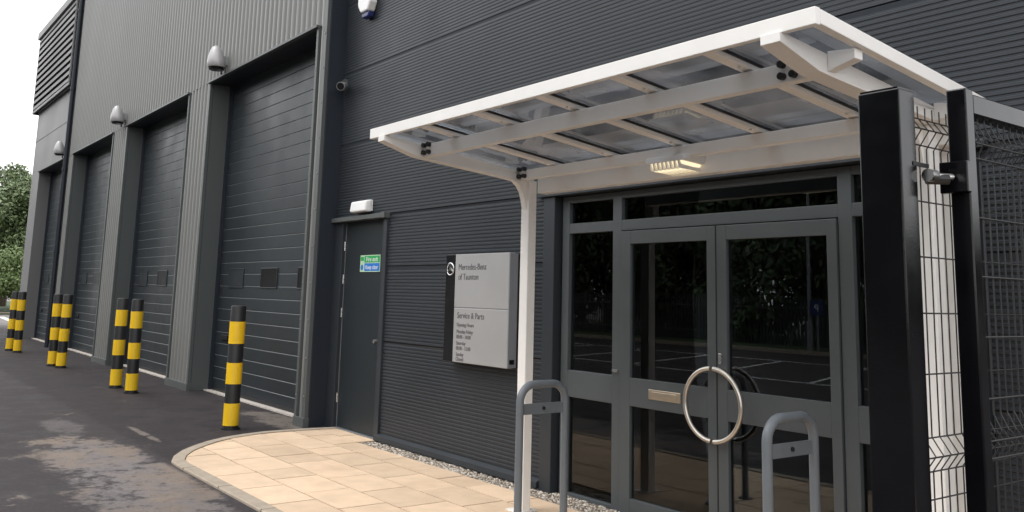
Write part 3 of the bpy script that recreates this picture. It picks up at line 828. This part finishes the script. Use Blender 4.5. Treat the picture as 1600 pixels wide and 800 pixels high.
X0, X1 = -1.575, -1.505
q = MB(); q.box(X0,X1,3.09,3.145,.08,2.36); q.build('stile', M_black, GT, bevel=.005)
q = MB(); q.box(X0,X1,4.25,4.305,.08,2.36); q.build('stile', M_black, GT, bevel=.005)
q = MB(); q.box(X0+.002,X1-.002,3.146,4.249,2.272,2.345); q.build('top_rail', M_black, GT, bevel=.005)
q = MB(); q.box(X0+.002,X1-.002,3.146,4.249,.10,.17); q.build('bottom_rail', M_black, GT, bevel=.005)
zg = [.30,.50,.69,.89,1.10,1.16,1.295,1.50,1.705,1.91,2.12,2.17]
q = mesh_panel(-1.53, 3.146, 4.25, .17, [1.19,2.19], zg, 2.272, 1, .026, .0022, 1.6); q.build('mesh_infill', M_blackmat, GT)
q = MB(); q.box(-1.60,-1.50,3.066,3.092,1.99,2.10); q.build('hinge_box', M_black, GT, bevel=.004)
q = MB(); q.tube([(-1.55,3.085,2.045),(-1.575,3.04,2.045),(-1.595,2.98,2.045)], .013, 12); q.tube([(-1.585,2.96,2.045),(-1.585,3.005,2.045)], .022, 14); q.build('hinge_bolt', M_zinc, GT, smooth=True)
q = MB(); q.box(-1.60,-1.50,3.066,3.092,.36,.48); q.build('hinge_box', M_black, GT, bevel=.004)

# ------------------------------------------------------------------ trees, hedge, and what the glass reflects
def crown_mesh(name, rx, rz, n, seed, leafs, m, trunk_h, clumps=26):
    rn = random.Random(seed); q = MB(); cl = []
    for i in range(clumps):
        while True:
            v = Vector((rn.uniform(-1,1), rn.uniform(-1,1), rn.uniform(-1,1)))
            if v.length < 1: break
        v = v.normalized()*(v.length**.45)*.82
        cl.append((Vector((v.x*rx, v.y*rx, trunk_h+rz+v.z*rz)), rn.uniform(.22,.42)*rx))
    for i in range(n):
        c, r = cl[rn.randrange(clumps)]
        d = Vector((rn.gauss(0,1), rn.gauss(0,1), rn.gauss(0,1))).normalized()
        p = c+d*r*(rn.random()**.35)
        nrm = (d+Vector((rn.gauss(0,.6), rn.gauss(0,.6), rn.gauss(.3,.6)))).normalized()
        u = nrm.orthogonal().normalized(); u.rotate(Matrix.Rotation(rn.uniform(0,6.28),3,nrm)); v = nrm.cross(u)
        s = leafs*rn.uniform(.6,1.3)
        q.bm.faces.new([q.bm.verts.new(p+u*s*a+v*s*b*.6) for a, b in ((-1,0),(0,-.8),(1,0),(0,.8))])
    return q, cl
def tree(name, rx, rz, n, seed, leafs, m, trunk_h, label, group):
    t = empty(name); tag(t, label, 'tree' if 'tree' in name else 'bush', group)
    q, cl = crown_mesh(name, rx, rz, n, seed, leafs, m, trunk_h)
    q.build('crown', m, t, flip=True)
    w = MB(); H_ = trunk_h+rz
    w.tube([(0,0,-.1),(.05,0,H_*.4),(0,.08,H_*.8),(.05,.05,H_*1.2)], [.05*rx+.05,.04*rx+.04,.03*rx+.02,.02], 8)
    for c, r in cl[:9]:
        w.tube([(0,.05,min(c.z*.55,H_)),(c.x*.5,c.y*.5,c.z*.8),tuple(c)], [.05,.035,.012], 6)
    w.build('trunk', M_bark, t, smooth=True)
    return t
T1 = tree('broadleaf_tree', 3.5, 4.0, 24000, 1, .14, M_leafd, 1.6, 'dense green tree behind the left end of the building, rightmost of its row', 'trees beyond the far end of the yard')
T1.location = (-62, 10.3, 0)
for i, (x, y, s, l) in enumerate(((-64,7.6,.92,'dark green tree standing left of the taller tree by the building end'),(-70,9.4,1.12,'tall pale topped tree seen between and behind the nearer trees'),(-62,3.9,1.0,'green tree at the left edge of the picture'),(-60,14.5,1.05,'green tree mostly hidden behind the end of the building'))):
    o = copy_tree(T1); o.location = (x,y,0); o.scale = (s,s,s); o.rotation_euler = (0,0,i*1.9+1); tag(o, l)
S_ = tree('bush', 2.0, 1.7, 11000, 5, .09, M_leafl, .3, 'light green bush below the trees next to the building end', 'bushes along the yard edge')
S_.location = (-55.5, 8.6, 0)
for i, (x, y, s, l) in enumerate(((-55.5,6.6,.95,'light green bush at the left edge under the trees'),(-57.5,10.8,1.1,'bush largely hidden by the far corner of the building'),(-57,4.4,1.2,'light bush beyond the left picture edge'))):
    o = copy_tree(S_); o.location = (x,y,0); o.scale = (s,s,s); o.rotation_euler = (0,0,i*2.2+.7); tag(o, l)
vg = MB(); vg.box(-90,-53.5,-12,40,-.01,.05); tag(vg.build('far_verge', M_grassg), 'grass verge under the trees at the end of the yard', kind='structure')
kl = MB(); kl.box(-54.0,-53.7,-12,40,-.01,.10); tag(kl.build('far_kerb', M_kerb), 'pale kerb line at the far end of the yard', kind='structure')
ln = MB(); ln.face([(-50,6.55,-.006),(-40,6.0,-.006),(-40,6.22,-.006),(-50,6.85,-.006)]); tag(ln.build('yard_line', M_lineW), 'white painted line at the far end of the yard', kind='structure')

# car park opposite, seen in the door glass
pk = MB()
for i in range(13):
    x = -40+i*2.6
    pk.face([(x,-6.2,-.006),(x+.11,-6.2,-.006),(x-1.74,-11.2,-.006),(x-1.85,-11.2,-.006)])
pk.face([(-40,-6.0,-.006),(-6,-6.0,-.006),(-6,-6.12,-.006),(-40,-6.12,-.006)])
pk.face([(-44,-11.2,-.002),(-8,-11.2,-.002),(-8,-11.32,-.002),(-44,-11.32,-.002)])
tag(pk.build('parking_bay_lines', M_lineW), 'white parking bay lines opposite the entrance', kind='structure')
vg = MB(); vg.box(-70,20,-34,-15.0,-.01,.06); tag(vg.build('verge', M_grassg), 'grass verge opposite the entrance', kind='structure')
kl = MB(); kl.box(-70,20,-15.0,-14.85,-.01,.11); tag(kl.build('verge_kerb', M_kerb), 'kerb along the verge opposite the entrance', kind='structure')
PF = empty('palisade_fence'); tag(PF, 'grey palisade fence opposite, mirrored faintly in the entrance glass', 'fence')
q = MB(); x = -42
while x < -2:
    q.prism([(x,.08),(x+.07,.08),(x+.07,1.75),(x+.035,1.85),(x,1.75)], lambda u,v,t:(u,t,v), -18.03, -18.0); x += .15
q.build('pales', M_palis, PF)
q = MB(); q.box(-42,-2,-18.08,-18.031,.4,.46); q.box(-42,-2,-18.08,-18.031,1.4,1.46); q.build('rail', M_galv, PF)
q = MB()
for i in range(15): q.box(-42+i*2.857,-41.92+i*2.857,-18.16,-18.081,0,1.75)
q.build('fence_posts', M_galv, PF)
LP = empty('lamp_post', (-18.1,-15.9,0)); tag(LP, 'grey lamp post opposite, mirrored in the right entrance door glass', 'lamp post')
q = MB(); q.tube([(0,0,0),(0,0,.93)], .11, 16); q.build('base', M_galv, LP, smooth=True)
q = MB(); q.tube([(0,0,.93),(0,0,6.5)], [.07,.045], 14); q.build('pole', M_galv, LP, smooth=True)
q = MB(); q.box(-.15,.15,.0,.75,6.48,6.58); q.build('lamp_head', M_galv, LP, bevel=.03)
M_psign = mat('parking_sign_blue', (.015,.03,.13), .5, 0, .03, 5)
PS = empty('parking_sign', (-17.75,-15.78,0)); tag(PS, 'blue square parking sign beside the lamp post, mirrored in the door glass', 'sign')
q = MB(); q.box(-.24,.24,-.01,.01,1.21,1.70); q.build('plate', M_psign, PS, bevel=.004)
text_mesh('P', .34, .0, .012, 1.33, M_whiteplas, PS, align='CENTER', rot=(math.pi/2,0,math.pi))
q = MB(); q.tube([(0,-.04,0),(0,-.04,1.7)], .03, 10); q.build('pole', M_galv, PS, smooth=True)
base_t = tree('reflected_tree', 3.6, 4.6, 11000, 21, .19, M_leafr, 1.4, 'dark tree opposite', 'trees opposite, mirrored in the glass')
k_ = 0
names = []
base_t.name = 'tall_tree'
for x in list(range(-52, 8, 4))+[-39.5,-33.5,-27.5,-21.5,-15.5,-9.5]:
    o = base_t if k_ == 0 else copy_tree(base_t)
    s = 1.15+.25*math.sin(k_*2.3)
    o.location = (x+math.sin(k_*1.7)*1.2, (-24.5 if x == int(x) else -22.5)+2.2*math.cos(k_*1.3), 0); o.scale = (s,s,s*1.1); o.rotation_euler = (0,0,k_*1.1)
    o['label'] = 'dark broadleaf tree in the row opposite the entrance, mirrored in the glass'; k_ += 1
    names.append(o)
for x, y in ((9,30),(14,33),(19,36),(24,33),(29,37),(34,32)):
    o = copy_tree(base_t); o.location = (x,y,0); o.scale = (1,1,.5); o.rotation_euler = (0,0,x)
    tag(o, 'tree standing past the right end of the building, behind the fence', group='trees past the right end')
for i, x in enumerate(range(-128, -54, 5)):
    o = copy_tree(base_t); o.location = (x+math.sin(i*1.9), -25+1.8*math.cos(i*1.4), 0); s_ = 1.3+.2*math.sin(i*2.1); o.scale = (s_,s_,s_*1.05); o.rotation_euler = (0,0,i*1.3)
    o['label'] = 'dark broadleaf tree in the row opposite the roller doors'; o['group'] = 'trees opposite the roller doors'
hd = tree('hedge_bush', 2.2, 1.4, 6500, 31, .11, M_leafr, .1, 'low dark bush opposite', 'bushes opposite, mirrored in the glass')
k_ = 0
for x in range(-46, 4, 4):
    o = hd if k_ == 0 else copy_tree(hd)
    o.location = (x+math.sin(k_*2.1), -20.5+math.cos(k_), 0); o.rotation_euler = (0,0,k_*1.3); o.scale = (1.25,1.25,1.75+.3*math.sin(k_*3))
    o['label'] = 'low dark bush behind the palisade fence, mirrored in the glass'; k_ += 1

# ------------------------------------------------------------------ light
W = bpy.data.worlds.new('World'); scene.world = W; W.use_nodes = True
nt = W.node_tree; bg = nt.nodes['Background']
sky = nt.nodes.new('ShaderNodeTexSky'); sky.sky_type = 'NISHITA'; sky.sun_disc = False
SUN_EL, SUN_AZ = R(56), R(205)      # azimuth of the sun direction, clockwise from +Y
sky.sun_elevation = SUN_EL; sky.sun_rotation = SUN_AZ; sky.dust_density = 3; sky.air_density = 1.0; sky.ozone_density = .5; sky.altitude = 50
hs = nt.nodes.new('ShaderNodeHueSaturation'); hs.inputs['Saturation'].default_value = .12; hs.inputs['Value'].default_value = 4.2
nt.links.new(sky.outputs[0], hs.inputs['Color']); mxs = nt.nodes.new('ShaderNodeMix'); mxs.data_type = 'RGBA'; mxs.inputs[0].default_value = .7; mxs.inputs[7].default_value = (18.5, 18.6, 18.9, 1)   # even cloud deck
nt.links.new(hs.outputs[0], mxs.inputs[6]); nt.links.new(mxs.outputs[2], bg.inputs['Color'])
bg.inputs['Strength'].default_value = .15
sl_ = bpy.data.lights.new('sun', 'SUN'); sl_.energy = .9; sl_.angle = R(25); sl_.color = (1,.96,.9)
so = bpy.data.objects.new('sun', sl_); COL.objects.link(so)
d = Vector((math.sin(SUN_AZ)*math.cos(SUN_EL), math.cos(SUN_AZ)*math.cos(SUN_EL), math.sin(SUN_EL)))
so.rotation_euler = d.to_track_quat('Z','Y').to_euler()

# ------------------------------------------------------------------ camera
f_, cyy, yaw, pitch, roll = 1400.6, 245.8, 0.930017, 0.1533155, 0.0251075
fw = Vector((-math.sin(yaw)*math.cos(pitch), math.cos(yaw)*math.cos(pitch), math.sin(pitch)))
rt = Vector((math.cos(yaw), math.sin(yaw), 0)); up = rt.cross(fw)
r2 = rt*math.cos(roll)+up*math.sin(roll); u2 = -rt*math.sin(roll)+up*math.cos(roll)
cam = bpy.data.cameras.new('camera'); co = bpy.data.objects.new('camera', cam); COL.objects.link(co)
mw = Matrix.Identity(4)
for i in range(3):
    mw[i][0] = r2[i]; mw[i][1] = u2[i]; mw[i][2] = -fw[i]
mw[0][3], mw[1][3], mw[2][3] = 0, 0, 1.6
co.matrix_world = mw
cam.sensor_width = 36; cam.lens = f_/1600*36; cam.shift_x = 0; cam.shift_y = (cyy-400)/1600
cam.clip_start = .05; cam.clip_end = 2000
scene.camera = co
scene.render.engine = 'CYCLES'
scene.view_settings.view_transform = 'Standard'; scene.view_settings.look = 'None'
scene.view_settings.exposure = -0.47; scene.view_settings.gamma = 1
try: scene.cycles.transparent_max_bounces = 16
except Exception: pass
